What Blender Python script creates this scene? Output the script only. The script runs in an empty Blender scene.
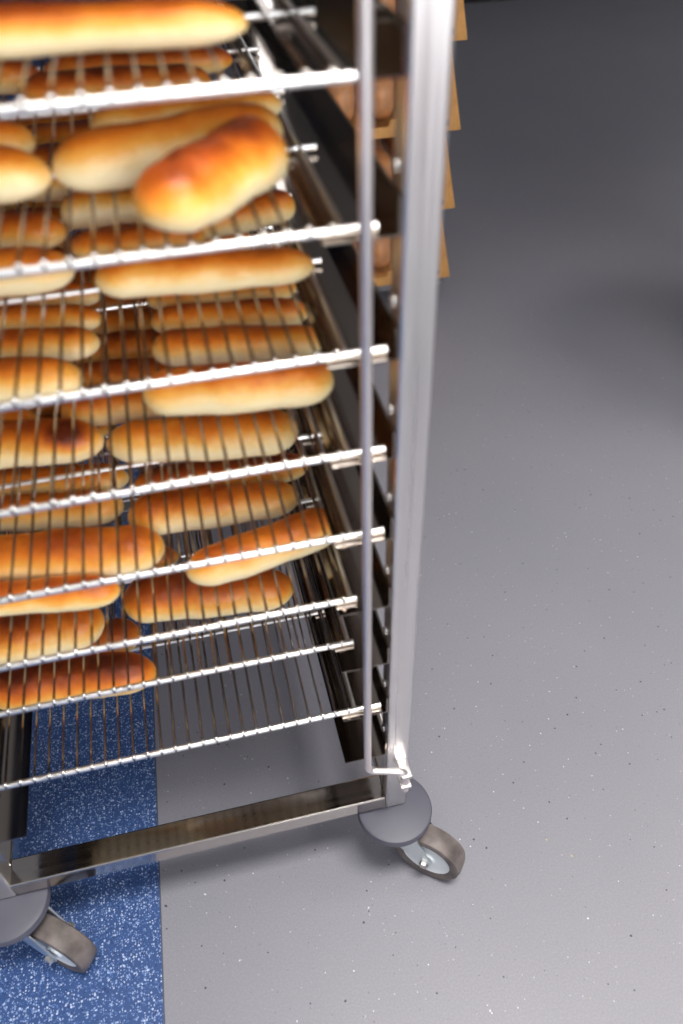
import bpy, bmesh, math, random
from mathutils import Vector, Matrix
rnd = random.Random(7)
SC = bpy.context.scene
COL = SC.collection

# ------------------------------------------------------------------ camera
cam_d = bpy.data.cameras.new('camera')
cam = bpy.data.objects.new('camera', cam_d)
COL.objects.link(cam)
SC.camera = cam
YAW, PITCH, ROLL = 0.20704, -0.76823, -0.034
fw = Vector((math.sin(YAW)*math.cos(PITCH), math.cos(YAW)*math.cos(PITCH), math.sin(PITCH)))
r0 = Vector((math.cos(YAW), -math.sin(YAW), 0)); u0 = r0.cross(fw)
rt = r0*math.cos(ROLL) + u0*math.sin(ROLL)
up = -r0*math.sin(ROLL) + u0*math.cos(ROLL)
mw = Matrix((rt, up, -fw)).transposed().to_4x4()
mw.translation = Vector((-0.14776, -0.45196, 1.07361))
cam.matrix_world = mw
cam_d.sensor_fit = 'VERTICAL'
cam_d.sensor_height = 36.0
cam_d.lens = 804.32/1024*36
cam_d.clip_start = 0.02
cam_d.dof.use_dof = True
cam_d.dof.focus_distance = 1.10
cam_d.dof.aperture_fstop = 3.4

# ------------------------------------------------------------------ world, light, exposure
W = bpy.data.worlds.new('world'); SC.world = W
W.use_nodes = True
W.node_tree.nodes['Background'].inputs[0].default_value = (0.75, 0.85, 1.0, 1)
W.node_tree.nodes['Background'].inputs[1].default_value = 0.12
def area(name, loc, target, sx, sy, power, col=(1, 1, 1)):
    l = bpy.data.lights.new(name, 'AREA'); l.shape = 'RECTANGLE'; l.size = sx; l.size_y = sy
    l.energy = power; l.color = col
    o = bpy.data.objects.new(name, l); COL.objects.link(o); o.location = loc
    o.rotation_euler = (Vector(target)-Vector(loc)).to_track_quat('-Z', 'Y').to_euler()
    return o
# daylight through the shop window behind the camera
area('window_daylight', (0.95, -2.93, 1.55), (0.4, 0, 1.25), 2.3, 2.2, 108, (0.97, 0.98, 1.0))
# unseen ceiling panels added for floor light (x, y, power, beam spread in degrees)
ADDED_PANELS = [(0.30, -0.5, 13.5, 76), (2.0, 0.1, 11, 80), (3.6, 2.7, 6, 130)]
for px, py, pw_, sp_ in ADDED_PANELS:
    area('added_panel_light', (px, py, 2.76), (px, py, 0), 1.1, 0.5, pw_, (1.0, 0.96, 0.9)).data.spread = math.radians(sp_)
SC.view_settings.view_transform = 'Standard'
SC.view_settings.look = 'None'
SC.view_settings.gamma = 1.0
SC.view_settings.use_curve_mapping = False
SC.view_settings.exposure = 0.35

# ------------------------------------------------------------------ materials
def s2l(c):
    return tuple(((v/255)/12.92 if v/255 <= .04045 else ((v/255+.055)/1.055)**2.4) for v in c) + (1,)
def newmat(name):
    m = bpy.data.materials.new(name); m.use_nodes = True
    return m, m.node_tree, m.node_tree.nodes['Principled BSDF']
def N(nt, t, **kw):
    n = nt.nodes.new(t)
    for k, v in kw.items(): setattr(n, k, v)
    return n
def coords(nt, kind='Object', scale=(1, 1, 1)):
    tc = N(nt, 'ShaderNodeTexCoord'); mp = N(nt, 'ShaderNodeMapping')
    mp.inputs['Scale'].default_value = scale
    nt.links.new(tc.outputs[kind], mp.inputs['Vector'])
    return mp.outputs['Vector']
def ramp(nt, src, stops):
    r = N(nt, 'ShaderNodeValToRGB')
    e = r.color_ramp.elements
    while len(e) < len(stops): e.new(0.5)
    for el, (p, c) in zip(e, stops):
        el.position = p; el.color = c
    nt.links.new(src, r.inputs[0])
    return r.outputs[0]
def mapr(nt, src, a, b, c, d):
    r = N(nt, 'ShaderNodeMapRange'); nt.links.new(src, r.inputs[0])
    for i, v in enumerate((a, b, c, d)): r.inputs[i+1].default_value = v
    return r.outputs[0]
def mixc(nt, fac, a, b):
    m = N(nt, 'ShaderNodeMix', data_type='RGBA')
    for s, v in ((m.inputs[0], fac), (m.inputs[6], a), (m.inputs[7], b)):
        if hasattr(v, 'is_linked') or isinstance(v, bpy.types.NodeSocket): nt.links.new(v, s)
        else: s.default_value = v
    return m.outputs[2]
def mth(nt, op, a, b=0.0, c=0.0):
    m = N(nt, 'ShaderNodeMath', operation=op)
    for i, v in enumerate((a, b, c)):
        if isinstance(v, bpy.types.NodeSocket): nt.links.new(v, m.inputs[i])
        else: m.inputs[i].default_value = v
    return m.outputs[0]
def bump(nt, b, h, strength, dist):
    n = N(nt, 'ShaderNodeBump'); n.inputs['Strength'].default_value = strength
    n.inputs['Distance'].default_value = dist
    nt.links.new(h, n.inputs['Height']); nt.links.new(n.outputs[0], b.inputs['Normal'])

def metal(name, col, rough, scale=(8, 8, 300), var=0.08):
    m, nt, b = newmat(name)
    b.inputs['Metallic'].default_value = 1.0
    nz = N(nt, 'ShaderNodeTexNoise'); nz.inputs['Scale'].default_value = 1.0; nz.inputs['Detail'].default_value = 4
    nt.links.new(coords(nt, 'Object', scale), nz.inputs['Vector'])
    nt.links.new(mapr(nt, nz.outputs[0], .3, .7, rough-var, rough+var), b.inputs['Roughness'])
    nt.links.new(ramp(nt, nz.outputs[0], [(0.3, tuple(c*.93 for c in col)+(1,)), (0.7, tuple(col)+(1,))]), b.inputs['Base Color'])
    return m
M_POST = metal('brushed_stainless_tube', (.86, .84, .83), .33, (260, 260, 3))
M_RAIL = metal('satin_stainless_rail', (.56, .52, .49), .12, (4, 200, 200), .05)
M_LEDGE = metal('polished_stainless_ledge', (.40, .345, .30), .13, (150, 6, 150), .05)
M_WIRE = metal('chromed_wire', (.93, .92, .91), .32, (60, 60, 60), .05)
M_GRID = metal('dull_oven_wire', (.46, .39, .34), .16, (60, 60, 60), .05)
M_ROD = metal('stainless_round_rod', (.86, .81, .80), .42, (50, 50, 8), .05)
M_ZINC = metal('galvanised_pressing', (.80, .86, .88), .38, (40, 40, 40), .08)

def solid(name, col, rough=.5, nscale=60, amt=.12, spec=.5, bmp=0.0):
    m, nt, b = newmat(name)
    nz = N(nt, 'ShaderNodeTexNoise'); nz.inputs['Scale'].default_value = nscale; nz.inputs['Detail'].default_value = 5
    nt.links.new(coords(nt), nz.inputs['Vector'])
    c = s2l(col)
    lo = tuple(v*(1-amt) for v in c[:3])+(1,); hi = tuple(min(1, v*(1+amt)) for v in c[:3])+(1,)
    nt.links.new(ramp(nt, nz.outputs[0], [(.3, lo), (.7, hi)]), b.inputs['Base Color'])
    b.inputs['Roughness'].default_value = rough
    b.inputs['Specular IOR Level'].default_value = spec
    if bmp: bump(nt, b, nz.outputs[0], .5, bmp)
    return m
M_BUMPER = solid('grey_bumper_plastic', (84, 84, 96), .5, 30, .06)
M_TYRE = solid('grey_rubber_tyre', (104, 96, 94), .55, 50, .4, .4)
M_HUB = solid('white_wheel_core', (226, 232, 236), .4, 40, .04)
M_BOLT = metal('zinc_bolt', (.62, .61, .60), .38)
M_WALL = solid('painted_wall', (222, 220, 216), .85, 12, .04)
M_DARKWALL = solid('dark_panelling', (40, 34, 36), .6, 20, .15)
M_CEIL = solid('ceiling_board', (232, 230, 226), .9, 20, .03)
M_FRAME = solid('window_frame_paint', (70, 72, 76), .5, 30, .05)
M_CAB = solid('black_cabinet_laminate', (20, 18, 20), .5, 30, .1)
M_KRAFT = solid('brown_carton_board', (205, 152, 92), .8, 45, .12, .2)
M_KRAFTD = solid('carton_print', (120, 72, 40), .8, 40, .1, .2)
M_WOOD = solid('dolly_grey_steel', (120, 120, 124), .45, 30, .1)

def floor_mat(name, base, base2, dots):
    m, nt, b = newmat(name)
    v = coords(nt)
    nz = N(nt, 'ShaderNodeTexNoise'); nz.inputs['Scale'].default_value = 3; nz.inputs['Detail'].default_value = 6
    nt.links.new(v, nz.inputs['Vector'])
    fn = N(nt, 'ShaderNodeTexNoise'); fn.inputs['Scale'].default_value = 420; fn.inputs['Detail'].default_value = 2
    nt.links.new(v, fn.inputs['Vector'])
    col = mixc(nt, mapr(nt, nz.outputs[0], .3, .7, 0, 1), s2l(base), s2l(base2))
    dk = tuple(c*.86 for c in s2l(base)[:3])+(1,)
    col = mixc(nt, mapr(nt, fn.outputs[0], .45, .62, 0.5, 0), col, dk)
    for scale, size, frac, c, lo in dots:
        vo = N(nt, 'ShaderNodeTexVoronoi'); vo.inputs['Scale'].default_value = scale; vo.inputs['Randomness'].default_value = 1
        nt.links.new(v, vo.inputs['Vector'])
        sp = N(nt, 'ShaderNodeSeparateColor'); nt.links.new(vo.outputs['Color'], sp.inputs[0])
        sz = mth(nt, 'MULTIPLY', sp.outputs[1], size)
        sz = mth(nt, 'ADD', sz, size*.4)
        a = mth(nt, 'LESS_THAN', vo.outputs['Distance'], sz)
        k = mth(nt, 'LESS_THAN', sp.outputs[0], frac)
        f = mth(nt, 'MULTIPLY', mth(nt, 'MULTIPLY', a, k), lo)
        col = mixc(nt, f, col, s2l(c))
    nt.links.new(col, b.inputs['Base Color'])
    b.inputs['Roughness'].default_value = .42
    b.inputs['Specular IOR Level'].default_value = .45
    bump(nt, b, fn.outputs[0], .25, .0004)
    return m
M_FLOOR = floor_mat('speckled_grey_vinyl', (134, 134, 144), (141, 140, 149),
    [(75, .085, .42, (52, 54, 60), .9), (90, .075, .38, (212, 214, 220), .85), (170, .13, .22, (108, 109, 117), .7), (150, .12, .2, (178, 179, 186), .7), (40, .05, .12, (182, 168, 128), .8)])
M_BLUE = floor_mat('speckled_blue_vinyl', (48, 76, 128), (56, 86, 140),
    [(480, .42, .45, (96, 128, 188), .7), (380, .40, .45, (156, 178, 220), .72), (320, .32, .34, (200, 213, 240), .8), (330, .34, .25, (20, 38, 86), .7)])
M_SEAM = solid('seam_sealant', (70, 76, 96), .5)

def bun_mat():
    m, nt, b = newmat('baked_bun_crust')
    tc = N(nt, 'ShaderNodeTexCoord'); oi = N(nt, 'ShaderNodeObjectInfo')
    sep = N(nt, 'ShaderNodeSeparateXYZ'); nt.links.new(tc.outputs['Object'], sep.inputs[0])
    off = N(nt, 'ShaderNodeVectorMath', operation='ADD'); nt.links.new(tc.outputs['Object'], off.inputs[0])
    sc = N(nt, 'ShaderNodeVectorMath', operation='SCALE'); nt.links.new(oi.outputs['Location'], sc.inputs[0]); sc.inputs[3].default_value = 53
    nt.links.new(sc.outputs[0], off.inputs[1])
    n1 = N(nt, 'ShaderNodeTexNoise'); n1.inputs['Scale'].default_value = .75; n1.inputs['Detail'].default_value = 3
    nt.links.new(off.outputs[0], n1.inputs['Vector'])
    n2 = N(nt, 'ShaderNodeTexNoise'); n2.inputs['Scale'].default_value = 5; n2.inputs['Detail'].default_value = 5
    nt.links.new(off.outputs[0], n2.inputs['Vector'])
    # bake level: crown of the bun browns most, flanks stay pale, tips brown a little
    z = mth(nt, 'MULTIPLY', sep.outputs[2], .78)
    tip = mth(nt, 'POWER', mth(nt, 'ABSOLUTE', mth(nt, 'DIVIDE', sep.outputs[0], 3.75)), 6)
    v = mth(nt, 'ADD', z, mth(nt, 'MULTIPLY', tip, .14))
    v = mth(nt, 'ADD', v, mth(nt, 'MULTIPLY', mth(nt, 'SUBTRACT', n1.outputs[0], .5), .5))
    v = mth(nt, 'ADD', v, mth(nt, 'MULTIPLY', mth(nt, 'SUBTRACT', n2.outputs[0], .5), .07))
    sc2 = N(nt, 'ShaderNodeSeparateColor'); nt.links.new(oi.outputs['Color'], sc2.inputs[0])
    v = mth(nt, 'ADD', v, mth(nt, 'MULTIPLY', mth(nt, 'SUBTRACT', sc2.outputs[0], .5), .9))
    # baked underside
    und = mapr(nt, sep.outputs[2], -.95, -.7, .55, 0)
    v = mth(nt, 'ADD', v, und)
    v = mth(nt, 'ADD', v, .10)
    # one bun carries a dark red scorch near its right tip
    dv = N(nt, 'ShaderNodeVectorMath', operation='DISTANCE'); nt.links.new(tc.outputs['Object'], dv.inputs[0]); dv.inputs[1].default_value = (2.5, -.45, .75)
    v = mth(nt, 'ADD', v, mth(nt, 'MULTIPLY', mapr(nt, dv.outputs['Value'], .25, 1.0, .42, 0), sc2.outputs[1]))
    c = ramp(nt, v, [(0.0, s2l((254, 233, 186))), (.22, s2l((252, 215, 146))), (.42, s2l((245, 174, 72))), (.62, s2l((228, 126, 32))), (.82, s2l((172, 76, 20))), (1.0, s2l((100, 38, 14)))])
    nt.links.new(c, b.inputs['Base Color'])
    b.inputs['Roughness'].default_value = .36
    b.inputs['Specular IOR Level'].default_value = .5
    b.inputs['Subsurface Weight'].default_value = .12
    b.inputs['Subsurface Radius'].default_value = (1.0, .5, .2)
    b.inputs['Subsurface Scale'].default_value = .006
    bump(nt, b, n2.outputs[0], .12, .02)
    return m
M_BUN = bun_mat()
M_LOAF = solid('brown_loaf_crust', (200, 128, 58), .5, 30, .35)
def film_mat():
    m, nt, b = newmat('crinkled_clear_film')
    b.inputs['Base Color'].default_value = (1, .93, .84, 1)
    b.inputs['Roughness'].default_value = .12
    b.inputs['Alpha'].default_value = .10
    b.inputs['Specular IOR Level'].default_value = .9
    nz = N(nt, 'ShaderNodeTexNoise'); nz.inputs['Scale'].default_value = 45; nz.inputs['Detail'].default_value = 4
    nt.links.new(coords(nt, 'Object', (1, 1, .35)), nz.inputs['Vector'])
    bump(nt, b, nz.outputs[0], 1.0, .01)
    return m
M_FILM = film_mat()
M_PANEL = bpy.data.materials.new('lit_diffuser'); M_PANEL.use_nodes = True
_b = M_PANEL.node_tree.nodes['Principled BSDF']
_b.inputs['Emission Color'].default_value = (1, .96, .9, 1); _b.inputs['Emission Strength'].default_value = 1.8

# ------------------------------------------------------------------ mesh helpers
def tag(o, label=None, cat=None, group=None, kind=None):
    if label: o['label'] = label
    if cat: o['category'] = cat
    if group: o['group'] = group
    if kind: o['kind'] = kind
    return o
def empty(name, loc=(0, 0, 0), rz=0.0, parent=None):
    o = bpy.data.objects.new(name, None); COL.objects.link(o); o.location = loc
    o.rotation_euler = (0, 0, rz); o.empty_display_size = .05
    if parent: o.parent = parent
    return o
def obj(name, bm, mat, parent=None, smooth=False, loc=None):
    me = bpy.data.meshes.new(name)
    bmesh.ops.recalc_face_normals(bm, faces=bm.faces)
    bm.to_mesh(me); bm.free()
    if mat: me.materials.append(mat)
    if smooth:
        me.shade_smooth()
        try: me.set_sharp_from_angle(angle=math.radians(38))
        except Exception: pass
    o = bpy.data.objects.new(name, me); COL.objects.link(o)
    if loc: o.location = loc
    if parent: o.parent = parent
    return o
def add_box(bm, x0, x1, y0, y1, z0, z1, bev=0.0, seg=2):
    vs = [bm.verts.new((x, y, z)) for x in (x0, x1) for y in (y0, y1) for z in (z0, z1)]
    fs = [(0, 1, 3, 2), (4, 6, 7, 5), (0, 4, 5, 1), (2, 3, 7, 6), (0, 2, 6, 4), (1, 5, 7, 3)]
    faces = [bm.faces.new([vs[i] for i in f]) for f in fs]
    if bev:
        es = list({e for f in faces for e in f.edges})
        bmesh.ops.bevel(bm, geom=es, offset=bev, segments=seg, affect='EDGES', profile=.5)
def box(*a, **k):
    bm = bmesh.new(); add_box(bm, *a, **k); return bm
def add_poly(bm, pts, h0, h1, axis='Z'):
    def P(a, b, h):
        return {'Z': (a, b, h), 'Y': (a, h, b), 'X': (h, a, b)}[axis]
    A = [bm.verts.new(P(a, b, h0)) for a, b in pts]; B = [bm.verts.new(P(a, b, h1)) for a, b in pts]
    bm.faces.new(A); bm.faces.new(B[::-1]); n = len(pts)
    for i in range(n): bm.faces.new((A[i], B[i], B[(i+1) % n], A[(i+1) % n]))
def add_tube(bm, pts, r, seg=10, cap=True):
    pts = [Vector(p) for p in pts]; rings = []
    n = len(pts); ref = None
    for i, p in enumerate(pts):
        t = ((pts[min(i+1, n-1)]-p).normalized() + (p-pts[max(i-1, 0)]).normalized()).normalized()
        if ref is None:
            ref = Vector((0, 0, 1)) if abs(t.z) < .9 else Vector((1, 0, 0))
        a = (ref - t*ref.dot(t)).normalized(); ref = a; b = t.cross(a)
        rings.append([bm.verts.new(p + (a*math.cos(2*math.pi*k/seg) + b*math.sin(2*math.pi*k/seg))*r) for k in range(seg)])
    for A, B in zip(rings, rings[1:]):
        for k in range(seg): bm.faces.new((A[k], A[(k+1) % seg], B[(k+1) % seg], B[k]))
    if cap: bm.faces.new(rings[0][::-1]); bm.faces.new(rings[-1])
def add_ball(bm, c, r, sx=1, sy=1, sz=1):
    m = Matrix.Translation(c) @ Matrix.Diagonal((sx, sy, sz, 1))
    bmesh.ops.create_icosphere(bm, subdivisions=2, radius=r, matrix=m)
def add_lathe(bm, prof, seg=40, mat=None):
    rings = []
    for r, z in prof:
        rings.append([bm.verts.new((r*math.cos(2*math.pi*k/seg), r*math.sin(2*math.pi*k/seg), z)) for k in range(seg)] if r > 1e-6 else [bm.verts.new((0, 0, z))])
    for A, B in zip(rings, rings[1:]):
        for k in range(seg):
            k2 = (k+1) % seg
            if len(A) == 1 and len(B) == 1: continue
            if len(A) == 1: bm.faces.new((A[0], B[k], B[k2]))
            elif len(B) == 1: bm.faces.new((A[k], A[k2], B[0]))
            else: bm.faces.new((A[k], A[k2], B[k2], B[k]))
    if mat:
        vs = [v for R_ in rings for v in R_]
        bmesh.ops.transform(bm, matrix=mat, verts=vs)
def fillet(pts, r, n=6):
    pts = [Vector(p) for p in pts]; out = [pts[0]]
    for i in range(1, len(pts)-1):
        p = pts[i]; a = (pts[i-1]-p); b = (pts[i+1]-p)
        d = min(r, a.length*.49, b.length*.49)
        A = p + a.normalized()*d; B = p + b.normalized()*d
        for k in range(n+1):
            t = k/n; out.append(A*(1-t)**2 + p*2*t*(1-t) + B*t*t)
    out.append(pts[-1]); return out

# ------------------------------------------------------------------ the room
X0, X1, Y0, Y1, H = -3.2, 5.6, -3.0, 7.2, 2.8
SX0, SX1 = -0.322, -0.236      # seam x at y=-3 .. (the seam runs almost straight back)
def seamx(y): return -0.308 + (y - 0.05)*0.035
def struct(name, bm, mat, smooth=False):
    return tag(obj(name, bm, mat, None, smooth), kind='structure')
bm = bmesh.new(); add_poly(bm, [(seamx(Y0)+.001, Y0), (X1, Y0), (X1, Y1), (seamx(Y1)+.001, Y1)], -.05, 0); struct('floor', bm, M_FLOOR)
bm = bmesh.new(); add_poly(bm, [(X0, Y0), (seamx(Y0)-.001, Y0), (seamx(Y1)-.001, Y1), (X0, Y1)], -.05, 0); struct('floor', bm, M_BLUE)
bm = bmesh.new(); add_poly(bm, [(seamx(Y0)-.001, Y0), (seamx(Y0)+.001, Y0), (seamx(Y1)+.001, Y1), (seamx(Y1)-.001, Y1)], -.05, -.0003); struct('trim_1', bm, M_SEAM)
struct('ceiling', box(X0, X1, Y0, Y1, H, H+.05), M_CEIL)
struct('wall_left', box(X0-.1, X0, Y0, Y1, -.05, H+.05), M_WALL)
struct('wall_right', box(X1, X1+.1, Y0, Y1, -.05, H+.05), M_WALL)
struct('wall_back', box(X0-.1, X1+.1, Y1, Y1+.1, -.05, H+.05), M_DARKWALL)
# wall behind the camera with its window
bm = bmesh.new()
add_box(bm, X0-.1, X1+.1, Y0-.1, Y0, -.05, .42); add_box(bm, X0-.1, X1+.1, Y0-.1, Y0, 2.68, H+.05)
add_box(bm, X0-.1, -.24, Y0-.1, Y0, .42, 2.68); add_box(bm, 2.14, X1+.1, Y0-.1, Y0, .42, 2.68)
struct('wall_front', bm, M_WALL)
bm = bmesh.new()
for a in (-.24, .54, 1.32, 2.10):
    add_box(bm, a, a+.04, Y0-.09, Y0-.03, .42, 2.68)
add_box(bm, -.24, 2.14, Y0-.09, Y0-.03, .42, .47); add_box(bm, -.24, 2.14, Y0-.09, Y0-.03, 2.63, 2.68)
struct('window_1', bm, M_FRAME)
for px, py, pw_, sp_ in ADDED_PANELS:
    t = tag(empty('added_ceiling_light', (px, py, 2.77)), 'unseen square-edged ceiling light panel, added to light the bakery floor', 'ceiling light', 'added ceiling light panels')
    fr = bmesh.new()
    for a in ((-.58, -.55, -.28, .28), (.55, .58, -.28, .28), (-.55, .55, -.28, -.25), (-.55, .55, .25, .28)):
        add_box(fr, a[0], a[1], a[2], a[3], -.005, .03)
    obj('frame', fr, M_HUB, t)
    obj('diffuser', box(-.55, .55, -.25, .25, .012, .02), M_PANEL, t)

# ------------------------------------------------------------------ rack trolley
RW, RD, RT = 0.465, 0.600, 1.78      # post spacing across, along, height
Z_0, DZ = 0.34243, 0.08669           # lowest loaded level, pitch
PW = 0.0125
rack = tag(empty('rack_trolley', (-RW/2, RD/2, 0)), 'tall stainless steel bakery rack trolley on casters standing over the blue floor edge', 'rack trolley')
ox, oy = RW/2, -RD/2                 # rack local -> right front post at world (0,0)
def rl(name, bm, mat, smooth=False, parent=rack, loc=None):
    for v in bm.verts: v.co += Vector((ox, oy, 0)) if parent is rack else Vector((0, 0, 0))
    return obj(name, bm, mat, parent, smooth, loc)
for px in (0, -RW):
    for py in (0, RD):
        p = rl('post', box(px-PW, px+PW, py-PW, py+PW, .1212, RT, bev=.0025), M_POST)
        # ledge screws on the inner side face
        s = 1 if px < -.1 else -1
        if py > .1: continue
        for k in range(-1, 8):
            z = Z_0 + k*DZ + .033
            b_ = bmesh.new()
            m = Matrix.Translation((ox+px+s*(PW+.0008), oy+py, z)) @ Matrix.Rotation(s*math.pi/2, 4, 'Y')
            add_lathe(b_, [(0, 0), (.0042, 0), (.0038, .0018), (.002, .0026), (0, .0026)], 12, m)
            obj('screw', b_, M_BOLT, p, True)
ZR = .148
rl('bottom_rail', box(-RW+PW, -PW, -PW, .0205, .1235, ZR, bev=.002), M_RAIL)
rl('bottom_rail', box(-RW+PW, -PW, RD-.0205, RD+PW, .1235, ZR, bev=.002), M_RAIL)
for s in (-1, 1):
    xx = 0 if s > 0 else -RW
    rl('side_rail', box(xx-PW, xx+PW, PW, RD-PW, .1235, ZR, bev=.002), M_RAIL)
    rl('side_rail', box(xx-PW, xx+PW, PW, RD-PW, RT-.03, RT-.003, bev=.002), M_RAIL)
rl('top_rail', box(-RW+PW, -PW, -PW, PW, RT-.03, RT-.003, bev=.002), M_RAIL)
rl('top_rail', box(-RW+PW, -PW, RD-PW, RD+PW, RT-.03, RT-.003, bev=.002), M_RAIL)
# angle ledges that carry the wire shelves
LW = 0.0475
for k in range(-1, 15):
    z = Z_0 + k*DZ
    for s in (-1, 1):
        e = -PW if s > 0 else -RW+PW      # inner face of the post
        d = -1 if s > 0 else 1
        bm = bmesh.new()
        xa = e + d*.0006
        prof = [(xa, -.0052), (xa+d*LW, -.0052), (xa+d*LW, -.0040), (xa+d*.0016, -.0040), (xa+d*.0016, .020), (xa, .020)]
        pts = [(x, z+h) for x, h in prof]
        add_poly(bm, pts, -PW+.001, RD+PW-.001, axis='Y')
        # rounded stop folded up at the front
        rl('ledge', bm, M_LEDGE)
# front retaining rod
pts = fillet([(-.037, -.0195, 1.70), (-.037, -.0195, .239), (.0045, -.030, .236), (.0045, -.030, .196)], .010, 8)
top = fillet([(.0035, -.0195, 1.70), (-.037, -.0195, 1.73), (-.037, -.0195, 1.60)], .01, 8)
bm = bmesh.new(); add_tube(bm, pts, .0042, 12)
rod = rl('retaining_rod', bm, M_ROD, True)
bm = bmesh.new(); add_tube(bm, [(-.037, -.0195, 1.70), (-.037, -.0195, 1.71), (-.02, -.0195, 1.722), (.0, -.0195, 1.722), (.0, -.01, 1.722)], .0042, 12)
for v in bm.verts: v.co += Vector((ox, oy, 0))
obj('rod_hook', bm, M_ROD, rod, True)
bm = bmesh.new()
add_box(bm, .0045-.006, .0045+.006, -.0355, -.0127, .228, .234, bev=.001)
add_box(bm, .0045-.006, .0045+.006, -.0355, -.0127, .206, .211, bev=.001)
for v in bm.verts: v.co += Vector((ox, oy, 0))
obj('rod_eye', bm, M_ROD, rod, True)

def caster(cx, cy, ang):
    c = empty('caster', (ox+cx, oy+cy, 0), 0, rack)
    bm = bmesh.new(); add_lathe(bm, [(0, .1205), (.040, .1205), (.0450, .1185), (.0462, .1150), (.0462, .1085), (.0445, .1065), (.018, .1065), (0, .1065)], 64)
    obj('bumper_disc', bm, M_BUMPER, c, True)
    g = Matrix.Rotation(ang, 4, 'Z')
    R_, wc, off = .0450, .0450, .051
    # fork: top plate, two cheeks sloping back to the axle
    bm = bmesh.new()
    add_lathe(bm, [(0, .1062), (.030, .1062), (.031, .103), (.028, .098), (.022, .0955), (0, .0955)], 32)
    add_box(bm, -.024, .030, -.0185, .0185, .0945, .0985, bev=.0015)
    for s in (-1, 1):
        y0, y1 = (s*.0185, s*.0162)
        add_poly(bm, [(-.024, .0975), (.038, .0975), (.060, .048), (.057, .037), (.047, .035), (.039, .042), (-.016, .085)], min(y0, y1), max(y0, y1), 'Y')
    bmesh.ops.transform(bm, matrix=g, verts=bm.verts)
    obj('fork', bm, M_ZINC, c, True)
    rx = Matrix.Rotation(math.pi/2, 4, 'X')
    T = g @ Matrix.Translation((off, 0, wc)) @ rx
    bm = bmesh.new()
    add_lathe(bm, [(.0315, -.0125), (.039, -.0145), (.0430, -.0130), (.0447, -.008), (R_, 0), (.0447, .008), (.0430, .0130), (.039, .0145), (.0315, .0125), (.0315, -.0125)], 56, T)
    obj('tyre', bm, M_TYRE, c, True)
    bm = bmesh.new()
    add_lathe(bm, [(0, -.0135), (.010, -.0135), (.011, -.0105), (.0265, -.0100), (.0314, -.0122), (.0314, .0122), (.0265, .0100), (.011, .0105), (.010, .0135), (0, .0135)], 48, T)
    obj('wheel_core', bm, M_HUB, c, True)
    bm = bmesh.new()
    add_lathe(bm, [(0, -.0235), (.0052, -.0235), (.0060, -.0215), (.0060, -.0187), (.0035, -.0187), (.0035, .0187), (.0060, .0187), (.0060, .0215), (.0052, .0235), (0, .0235)], 6, T)
    obj('axle_bolt', bm, M_BOLT, c)
    return c
caster(-.001, -.012, math.radians(-40))
caster(-RW+.001, -.014, math.radians(-37))
caster(-.001, RD, math.radians(20))
caster(-RW, RD, math.radians(-140))

# ------------------------------------------------------------------ wire shelves
TX0, TX1, TD = -.4185, -.0465, .585
def front_bar(xa, xb):
    b_ = bmesh.new(); add_tube(b_, [(xa, 0, 0), (xb, 0, 0)], .0029, 16)
    for i in range(27):                       # welded wire ends
        add_ball(b_, (TX0 + (TX1-TX0)*(i+.5)/27, -.0006, .0034), .0029, .9, .85, .75)
    return b_
def tray_mesh():
    fr = bmesh.new(); r = .0023
    cyc = fillet([(TX0, .0032, 0), (TX0, TD, 0), (TX1, TD, 0), (TX1, .0032, 0)], .006, 4)
    add_tube(fr, cyc, r, 10)
    wi = bmesh.new(); n = 27
    for i in range(n):
        x = TX0 + (TX1-TX0)*(i+.5)/n
        zz = .0030+.0010
        add_tube(wi, [(x, -.0028, .0005), (x, -.0022, zz-.0005), (x, 0, zz), (x, .02, zz), (x, TD-.02, zz), (x, TD, zz), (x, TD+.002, zz-.001)], .0012, 6)
    return fr, wi
fr_, wi_ = tray_mesh()
shelf_labels = {
 0: 'lowest wire shelf, carrying the dark chestnut bun above the blue floor',
 1: 'wire shelf second from the bottom, carrying the lone red-brown bun',
 2: 'wire shelf third from the bottom, carrying the slanted pale-sided bun',
 3: 'wire shelf fourth from the bottom, carrying the cream-sided brown-crowned bun',
 4: 'wire shelf fifth from the bottom, carrying three close rows behind a wide orange bun',
 5: 'wire shelf sixth from the bottom, carrying the long smooth orange bun',
 6: 'wire shelf carrying the two large pale buns leaning across each other',
 7: 'topmost wire shelf in the picture, carrying one long bun'}
TY = {0: -.0035, 1: .019, 2: .002, 3: -.0035, 4: -.0035, 5: -.0035, 6: -.0035, 7: -.017}
first = None
for k in range(0, 14):
    loc = (0, TY.get(k, -.0035), Z_0 + k*DZ - .0006)
    if first is None:
        t = empty('wire_shelf', loc)
        obj('shelf_frame', fr_, M_WIRE, t, True)
        b_ = front_bar(TX0-.003, TX1+.005)
        obj('front_bar', b_, M_WIRE, t, True)
        obj('wire_grid', wi_, M_GRID, t, True)
        for y in (.136, .266, .396):
            b_ = bmesh.new(); add_tube(b_, [(TX0-.010, y, .0004), (TX1+.012, y, .0004)], .0024, 8)
            obj('crossbar', b_, M_WIRE, t, True)
        first = t
    else:
        t = first.copy(); COL.objects.link(t); t.location = loc
        for ch in list(first.children):
            c = ch.copy(); COL.objects.link(c); c.parent = t
    tag(t, shelf_labels.get(k, 'wire shelf in the upper part of the rack trolley, above the picture'), 'wire shelf', 'wire shelves in the rack trolley')

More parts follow.
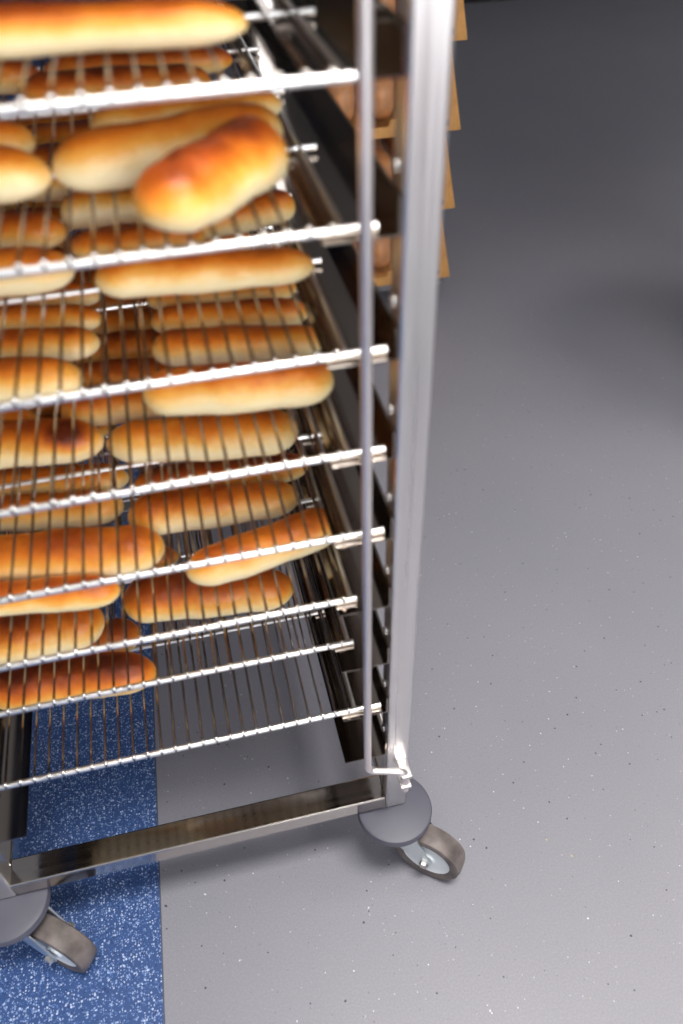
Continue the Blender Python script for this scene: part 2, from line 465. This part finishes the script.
# five shelves are pushed in with a long front bar over both ledges, right to the posts
for t in [o for o in COL.objects if o.name.startswith('wire_shelf')]:
    k = round((t.location.z + .0006 - Z_0)/DZ)
    if k not in (0, 3, 4, 5, 6): continue
    for ch in t.children:
        if ch.name.startswith('front_bar'):
            b_ = front_bar(-.446, -.019 if k < 6 else -.026)
            me = bpy.data.meshes.new('front_bar'); b_.to_mesh(me); b_.free(); me.materials.append(M_WIRE); me.shade_smooth(); me.set_sharp_from_angle(angle=math.radians(38)); ch.data = me

# ------------------------------------------------------------------ buns
def bun_mesh(seed):
    R = random.Random(seed)
    bm = bmesh.new(); NU, NV = 34, 22; HL = 3.75
    bend = R.uniform(-.10, .10); tap = R.uniform(-.10, .10); ph = R.uniform(0, 6); sag = R.uniform(.0, .06)
    rings = []
    for i in range(1, NU):
        t = -math.cos(math.pi*i/NU)            # denser at the tips
        x = t*HL
        d = HL-abs(x)                          # round cap of radius ~1.1
        cap = math.sqrt(max(0, 1-((1.25-d)/1.25)**2)) if d < 1.25 else 1.0
        w = cap*(1 + tap*t + .025*math.sin(2.1*x+ph) + .012*math.sin(4.7*x+2*ph)) * (1-.06*t*t)
        yo = bend*(1-t*t)*1.4
        ring = []
        for j in range(NV):
            a = 2*math.pi*j/NV
            y, z = math.cos(a)*w, math.sin(a)*w
            if z < 0: z *= (1-.30*abs(math.sin(a)))   # flat base
            z = z*(.92 + .03*math.sin(1.3*x+ph)) 
            y *= 1 + .02*math.sin(3*a+x*.8+ph)
            ring.append(bm.verts.new((x, y+yo, z - .02)))
        rings.append(ring)
    a = bm.verts.new((-HL, 0, -.02)); b = bm.verts.new((HL, 0, -.02))
    for A, B in zip(rings, rings[1:]):
        for j in range(NV): bm.faces.new((A[j], A[(j+1) % NV], B[(j+1) % NV], B[j]))
    for j in range(NV):
        bm.faces.new((a, rings[0][(j+1) % NV], rings[0][j])); bm.faces.new((b, rings[-1][j], rings[-1][(j+1) % NV]))
    bmesh.ops.recalc_face_normals(bm, faces=bm.faces)
    me = bpy.data.meshes.new('bread_bun'); bm.to_mesh(me); bm.free(); me.materials.append(M_BUN); me.shade_smooth()
    return me
VARS = [bun_mesh(s) for s in (3, 8, 15, 21, 34, 42)]
# id, level, x, y, half length, turn, radius, bake (0.5 = average), lift, tilt, label
BUNS = [
    ('a', 0, -0.3300, 0.0897, 0.0880, -0.114, 0.0255, 0.74, 0.0000, 0.000, 'dark chestnut-brown bun at the left, closest to the floor of all buns'),
    ('b', 0, -0.3330, 0.1430, 0.0760, -0.076, 0.0219, 0.60, 0.0000, 0.000, 'small brown bun end peeking out behind the lowest dark chestnut bun'),
    ('c', 1, -0.3470, 0.0897, 0.0700, 0.011, 0.0255, 0.52, 0.0000, 0.000, 'orange-brown bun cut by the left picture edge, just above the dark chestnut bun'),
    ('d', 1, -0.1727, 0.0962, 0.0858, -0.142, 0.0255, 0.62, 0.0000, 0.000, 'red-brown bun alone in the middle, above the bare grey floor'),
    ('e', 2, -0.3235, 0.0620, 0.0785, -0.157, 0.0169, 0.55, 0.0000, 0.000, 'brown bun with pale underside squeezed between two larger buns at the left edge'),
    ('f', 2, -0.1125, 0.0675, 0.0759, 0.219, 0.0213, 0.45, 0.0000, 0.000, 'slanted pale-sided bun at the right, its right end pointing up'),
    ('g', 1, -0.2686, 0.1673, 0.0702, -0.064, 0.0170, 0.62, 0.0000, 0.000, 'small brown bun end between the long golden bun and the slanted one'),
    ('h', 2, -0.3021, 0.1046, 0.1008, -0.171, 0.0248, 0.48, 0.0000, 0.000, 'long golden bun at the left, its right tip beside the slanted bun'),
    ('i', 2, -0.3208, 0.1721, 0.0840, -0.168, 0.0196, 0.42, 0.0000, 0.000, 'pale bun directly behind the long golden bun at the left edge'),
    ('j', 2, -0.1517, 0.1314, 0.0832, -0.059, 0.0223, 0.46, 0.0000, 0.000, 'straight golden bun directly above and left of the slanted bun'),
    ('k', 2, -0.1384, 0.1803, 0.0885, -0.082, 0.0184, 0.66, 0.0000, 0.000, 'narrow brown bun between the straight golden bun and the cream-sided bun'),
    ('l', 2, -0.3243, 0.2167, 0.0941, -0.177, 0.0183, 0.40, 0.0000, 0.000, 'cream-bottomed bun at the left edge, below the red-blotched bun'),
    ('m', 3, -0.3201, 0.1606, 0.0840, -0.143, 0.0240, 0.52, 0.0000, 0.000, 'bun with a dark red blotch at its right tip, at the left edge'),
    ('n', 3, -0.1501, 0.1314, 0.0857, -0.135, 0.0233, 0.40, 0.0000, 0.000, 'cream-sided bun with brown crown, directly below the wide orange bun'),
    ('p', 4, -0.1156, 0.0752, 0.0747, -0.125, 0.0218, 0.46, 0.0000, 0.000, 'wide orange bun crossed by a shelf edge, under three rows of buns'),
    ('q', 4, -0.1072, 0.1397, 0.0730, -0.172, 0.0176, 0.45, 0.0000, 0.000, 'bun directly behind the wide orange bun, nearest of the three right-hand rows'),
    ('r', 4, -0.1084, 0.1890, 0.0697, -0.146, 0.0159, 0.47, 0.0000, 0.000, 'middle bun of the three right-hand rows behind the wide orange bun'),
    ('s', 4, -0.1100, 0.2337, 0.0692, -0.104, 0.0148, 0.50, 0.0000, 0.000, 'farthest bun of the three right-hand rows behind the wide orange bun'),
    ('t', 4, -0.3142, 0.1333, 0.0814, -0.175, 0.0214, 0.42, 0.0000, 0.000, 'plump golden bun at the left edge, level with the wide orange bun'),
    ('u', 4, -0.2964, 0.1918, 0.0762, -0.193, 0.0162, 0.43, 0.0000, 0.000, 'bun directly behind the plump golden bun at the left edge'),
    ('v', 4, -0.2925, 0.2361, 0.0752, -0.242, 0.0152, 0.46, 0.0000, 0.000, 'bun second behind the plump golden bun at the left edge'),
    ('w', 5, -0.1269, 0.1045, 0.0802, -0.131, 0.0176, 0.48, 0.0000, 0.000, 'long smooth orange bun without wires over it, below the slanting top bun'),
    ('x', 5, -0.2994, 0.1448, 0.0798, -0.145, 0.0198, 0.42, 0.0000, 0.000, 'bun at the left edge, crossed by the shelf edge beside the smooth orange bun'),
    ('y', 5, -0.3018, 0.2243, 0.0776, -0.284, 0.0176, 0.60, 0.0000, 0.000, 'wire-covered brown bun at the left edge, below the uppermost pale bun'),
    ('z', 5, -0.1875, 0.2371, 0.0457, -0.116, 0.0167, 0.22, 0.0000, 0.000, 'pale cream bun seen through wires left of the slanting top bun'),
    ('A', 5, -0.1721, 0.1726, 0.0522, -0.092, 0.0150, 0.60, 0.0000, 0.000, 'brown bun seen through wires just below the pale cream bun'),
    ('C', 5, -0.0855, 0.1975, 0.0454, 0.224, 0.0163, 0.60, 0.0000, 0.000, 'short brown bun showing right of the slanting top bun'),
    ('D', 4, -0.2931, 0.2758, 0.0758, -0.178, 0.0158, 0.50, 0.0000, 0.000, 'bun third behind the plump golden bun, against the rear of its column'),
    ('E', 6, -0.1361, 0.1025, 0.0777, 0.238, 0.0222, 0.36, 0.0000, 0.000, 'large pale-sided bun partly covered by the slanting bun, upper middle'),
    ('F', 6, -0.1170, 0.0300, 0.0570, 0.800, 0.0248, 0.62, 0.0050, -0.000, 'largest glossy bun, slanting steeply in front of the pale-sided one'),
    ('G', 6, -0.2923, 0.0966, 0.0815, -0.212, 0.0215, 0.42, 0.0000, 0.000, 'large pale bun cut by the left edge beside the two crossed buns'),
    ('H', 6, -0.3000, 0.1710, 0.0764, -0.240, 0.0164, 0.50, 0.0000, 0.000, 'bun top showing behind the large pale bun at the left edge'),
    ('I', 6, -0.1191, 0.1824, 0.0699, 0.010, 0.0146, 0.40, 0.0000, 0.000, 'bun mostly hidden behind the two crossed buns, only its pale tip showing'),
    ('J', 6, -0.1675, 0.2631, 0.0741, -0.053, 0.0158, 0.72, 0.0000, 0.000, 'dark brown bun under the top shelf wires, nearer of two in the middle'),
    ('K', 6, -0.1475, 0.3208, 0.0791, -0.099, 0.0144, 0.76, 0.0000, 0.000, 'dark brown bun under the top shelf wires, farther of two in the middle'),
    ('L', 6, -0.3027, 0.3213, 0.0763, -0.126, 0.0163, 0.70, 0.0000, 0.000, 'dark brown bun under the top shelf wires at the left edge'),
    ('M', 7, -0.1720, 0.0520, 0.0860, -0.152, 0.0150, 0.54, 0.0000, 0.000, 'long bun at the upper left corner, on the topmost shelf in view'),
]
for i, (n, k, x, y, hl, rz, r, bake, lift, tilt, lab) in enumerate(BUNS):
    o = bpy.data.objects.new('bread_bun', VARS[(i*5+2) % len(VARS)]); COL.objects.link(o)
    o.location = (x, y, Z_0 + k*DZ + .0040 + r*.68 + lift)
    o.rotation_euler = (0, tilt, rz)
    o.scale = (hl/3.75, r, r)
    o.color = (bake, 1.0 if n == 'm' else 0.0, 0, 1)
    tag(o, lab, 'bread bun', 'bread buns on the rack trolley shelves')

# fuller rows at the back of the shelves and on the shelves above the picture
for k in (2, 3, 4, 5) + tuple(range(8, 14)):
    ys = {2: (.30, .345, .39, .44, .49, .54), 3: (.20, .25, .30, .35, .40, .45, .50, .55), 4: (.335, .385, .435, .485, .535), 5: (.30, .35, .40, .46, .52)}.get(k, (.04, .10, .16, .22, .29, .36, .43, .50, .55))
    for y in ys:
        for cx, hl in (((-.352, .060), (-.205, .077)) if k in (3, 5) else ((-.325, .080), (-.145, .080))):
            if k == 2 and cx > -.2 and y < .4: continue
            o = bpy.data.objects.new('bread_bun', VARS[rnd.randrange(len(VARS))]); COL.objects.link(o)
            r = rnd.uniform(.0185, .0205)
            o.location = (cx + rnd.uniform(-.006, .006), y, Z_0 + k*DZ + .0040 + r*.68)
            o.rotation_euler = (0, 0, -.10 + rnd.uniform(-.04, .04)); o.scale = (hl/3.75, r, r)
            o.color = (rnd.uniform(.42, .68), 0, 0, 1)
            tag(o, 'brown bun in the rear rows of a shelf, hidden behind nearer buns' if k < 8 else 'brown bun on the shelves above the picture', 'bread bun',
                'buns in the rear rows of the shelves' if k < 8 else 'buns on the shelves above the picture')

# ------------------------------------------------------------------ cartons of wrapped bread behind
CX0, CX1, CY0, CY1 = .10, .525, 1.32, 1.66
CS = .1775
dolly = tag(empty('dolly', ((CX0+CX1)/2, (CY0+CY1)/2, 0)), 'low steel dolly on small wheels under the brown cartons behind the rack', 'dolly')
hw, hd = (CX1-CX0)/2, (CY1-CY0)/2
bm = bmesh.new(); add_box(bm, -hw+.005, hw-.008, -hd+.008, hd-.005, .060, .0795, bev=.002)
obj('deck', bm, M_WOOD, dolly, True)
for sx in (-1, 1):
    for sy in (-1, 1):
        bm = bmesh.new()
        T = Matrix.Translation((sx*(hw-.05), sy*(hd-.05), .026)) @ Matrix.Rotation(math.pi/2, 4, 'X')
        add_lathe(bm, [(0, -.01), (.022, -.01), (.026, -.007), (.026, .007), (.022, .01), (0, .01)], 24, T)
        wh = obj('wheel', bm, M_TYRE, dolly, True)
        bm = bmesh.new(); yc = sy*(hd-.05)
        add_poly(bm, [(yc-.0135, .02), (yc-.0115, .02), (yc-.0115, .0565), (yc+.0115, .0565), (yc+.0115, .02), (yc+.0135, .02), (yc+.0135, .0595), (yc-.0135, .0595)], sx*(hw-.05)-.012, sx*(hw-.05)+.012, 'X')
        obj('wheel_fork', bm, M_ZINC, wh)
for i in range(5):
    z = .0800 + i*CS
    pos = ['lowest', 'second lowest', 'middle', 'second highest', 'topmost'][i]
    c = tag(empty('bread_carton', ((CX0+CX1)/2, (CY0+CY1)/2, z)), 'brown cardboard bread carton, %s of the stack behind the rack' % pos, 'carton', 'stacked bread cartons')
    h = CS-.0015; th = .004
    obj('base', box(-hw+th, hw-th, -hd+th, hd-th, 0, th), M_KRAFT, c)
    for s in (-1, 1):
        bm = bmesh.new()
        # side wall, narrower at the top, leaning inwards
        v = []
        for (yy, zz) in ((-hd, 0), (hd, 0), (hd-.01, h), (hd-.05, h), (hd-.09, .09), (-hd+.09, .09), (-hd+.05, h), (-hd+.006, h)):
            v.append((yy, zz))
        A = [bm.verts.new((s*(hw-.034*zz/h), yy, zz)) for yy, zz in v]
        B = [bm.verts.new((s*(hw-.034*zz/h-th), yy, zz)) for yy, zz in v]
        bm.faces.new(A); bm.faces.new(B[::-1])
        for q in range(len(v)): bm.faces.new((A[q], B[q], B[(q+1) % len(v)], A[(q+1) % len(v)]))
        obj('side_wall', bm, M_KRAFT, c)
    for s in (-1, 1):
        bm = bmesh.new()
        yA = s*(hd-th/2)
        # low front lip that climbs to full height at both corners, with a notch
        pts = [(-hw+th, 0), (hw-th, 0), (hw-.037, h), (hw-.046, h), (hw-.054, .06), (hw-.085, .036), (.05, .036), (.046, .022), (-.046, .022), (-.05, .036), (-hw+.085, .036), (-hw+.054, .06), (-hw+.046, h), (-hw+.037, h)]
        add_poly(bm, pts, yA-th/2, yA+th/2, 'Y')
        w_ = obj('front_wall' if s < 0 else 'rear_wall', bm, M_KRAFT, c)
        if s < 0:
            bm = bmesh.new()
            add_box(bm, hw-.040, hw-.030, yA-th/2-.0006, yA-th/2+.0002, .012, .024)
            obj('printed_mark', bm, M_KRAFTD, w_)
    for j in range(4):
        lx = (CX0+CX1)/2 - hw + .0775 + j*.0900
        t = tag(empty('wrapped_loaf', (lx, (CY0+CY1)/2, z+th+.0006)), 'film-wrapped brown loaf, %s from the left in the %s carton' % (['first', 'second', 'third', 'fourth'][j], pos), 'wrapped bread', 'wrapped loaves in the cartons')
        if i == 0 and j == 0:
            bm = bmesh.new(); bmesh.ops.create_uvsphere(bm, u_segments=28, v_segments=18, radius=1)
            for v in bm.verts:
                x, y, zz = v.co
                f = 1/max(1e-6, (abs(x)**3.2+abs(y)**3.2+abs(zz)**3.2))**(1/3.2)
                v.co = Vector((x*f*.0385, y*f*.135, zz*f*.052 + .058 + .004*math.sin(y*9)))
            lm = obj('loaf', bm, M_LOAF, t, True)
            bm = bmesh.new(); bmesh.ops.create_uvsphere(bm, u_segments=44, v_segments=26, radius=1)
            R = random.Random(5)
            for v in bm.verts:
                x, y, zz = v.co
                f = 1/max(1e-6, (abs(x)**3.0+abs(y)**3.0+abs(zz)**3.0))**(1/3.0)
                a = math.atan2(zz, x)
                wv = 1+.03*math.sin(11*a)+.02*R.uniform(-1, 1)
                v.co = Vector((x*f*.0418*wv, y*f*.150, zz*f*.059*wv + .0635))
            fm = obj('film_bag', bm, M_FILM, t, True)
        else:
            a = lm.copy(); COL.objects.link(a); a.parent = t
            a = fm.copy(); COL.objects.link(a); a.parent = t

# ------------------------------------------------------------------ unseen round bin added right of the view to shade the floor
bin_ = tag(empty('shadow_bin', (1.20, .76, 0)), 'unseen tall round dark bin, added to shade the floor right of the cartons', 'bin')
bm = bmesh.new(); add_lathe(bm, [(0, .0), (.20, .0), (.21, .01), (.22, .75), (.232, .76), (.232, .79), (.215, .79), (.195, .03), (0, .02)], 48); obj('barrel', bm, M_CAB, bin_, True)
bm = bmesh.new(); add_lathe(bm, [(0, .7915), (.234, .7915), (.238, .80), (.23, .82), (.05, .84), (0, .84)], 48); obj('lid', bm, M_CAB, bin_, True)

# ------------------------------------------------------------------ unseen counter added behind the camera to block window light and tint the post
sc_ = tag(empty('light_block_counter', (.95, -1.35, 0)), 'unseen mauve fronted counter, added to block window light and tint the post', 'counter')
bm = bmesh.new(); add_box(bm, -.80, .80, -.28, .26, .45, .93, bev=.004); obj('body', bm, solid('mauve_laminate', (150, 120, 134), .5, 20, .05), sc_)
obj('lower_panel', box(-.79, .79, -.27, .255, .08, .4495), M_HUB, sc_)  # white panel, added to keep the lower post reflection pale
obj('plinth', box(-.77, .77, -.25, .21, 0, .0795), M_CAB, sc_)
bm = bmesh.new(); add_box(bm, -.83, .83, -.30, .30, .9305, .96, bev=.004); obj('worktop', bm, M_WALL, sc_)

# ------------------------------------------------------------------ dark counter at the far end of the floor
cab = tag(empty('counter_cabinet', (1.95, 4.6, 0)), 'black counter cabinet standing at the far end of the grey floor', 'cabinet')
bm = bmesh.new(); add_box(bm, -.55, .55, -.28, .32, .06, .90, bev=.004); obj('body', bm, M_CAB, cab, True)
obj('plinth', box(-.53, .53, -.24, .30, 0, .06), M_CAB, cab)
obj('worktop', box(-.58, .58, -.31, .34, .9005, .93, bev=.004), M_CAB, cab)
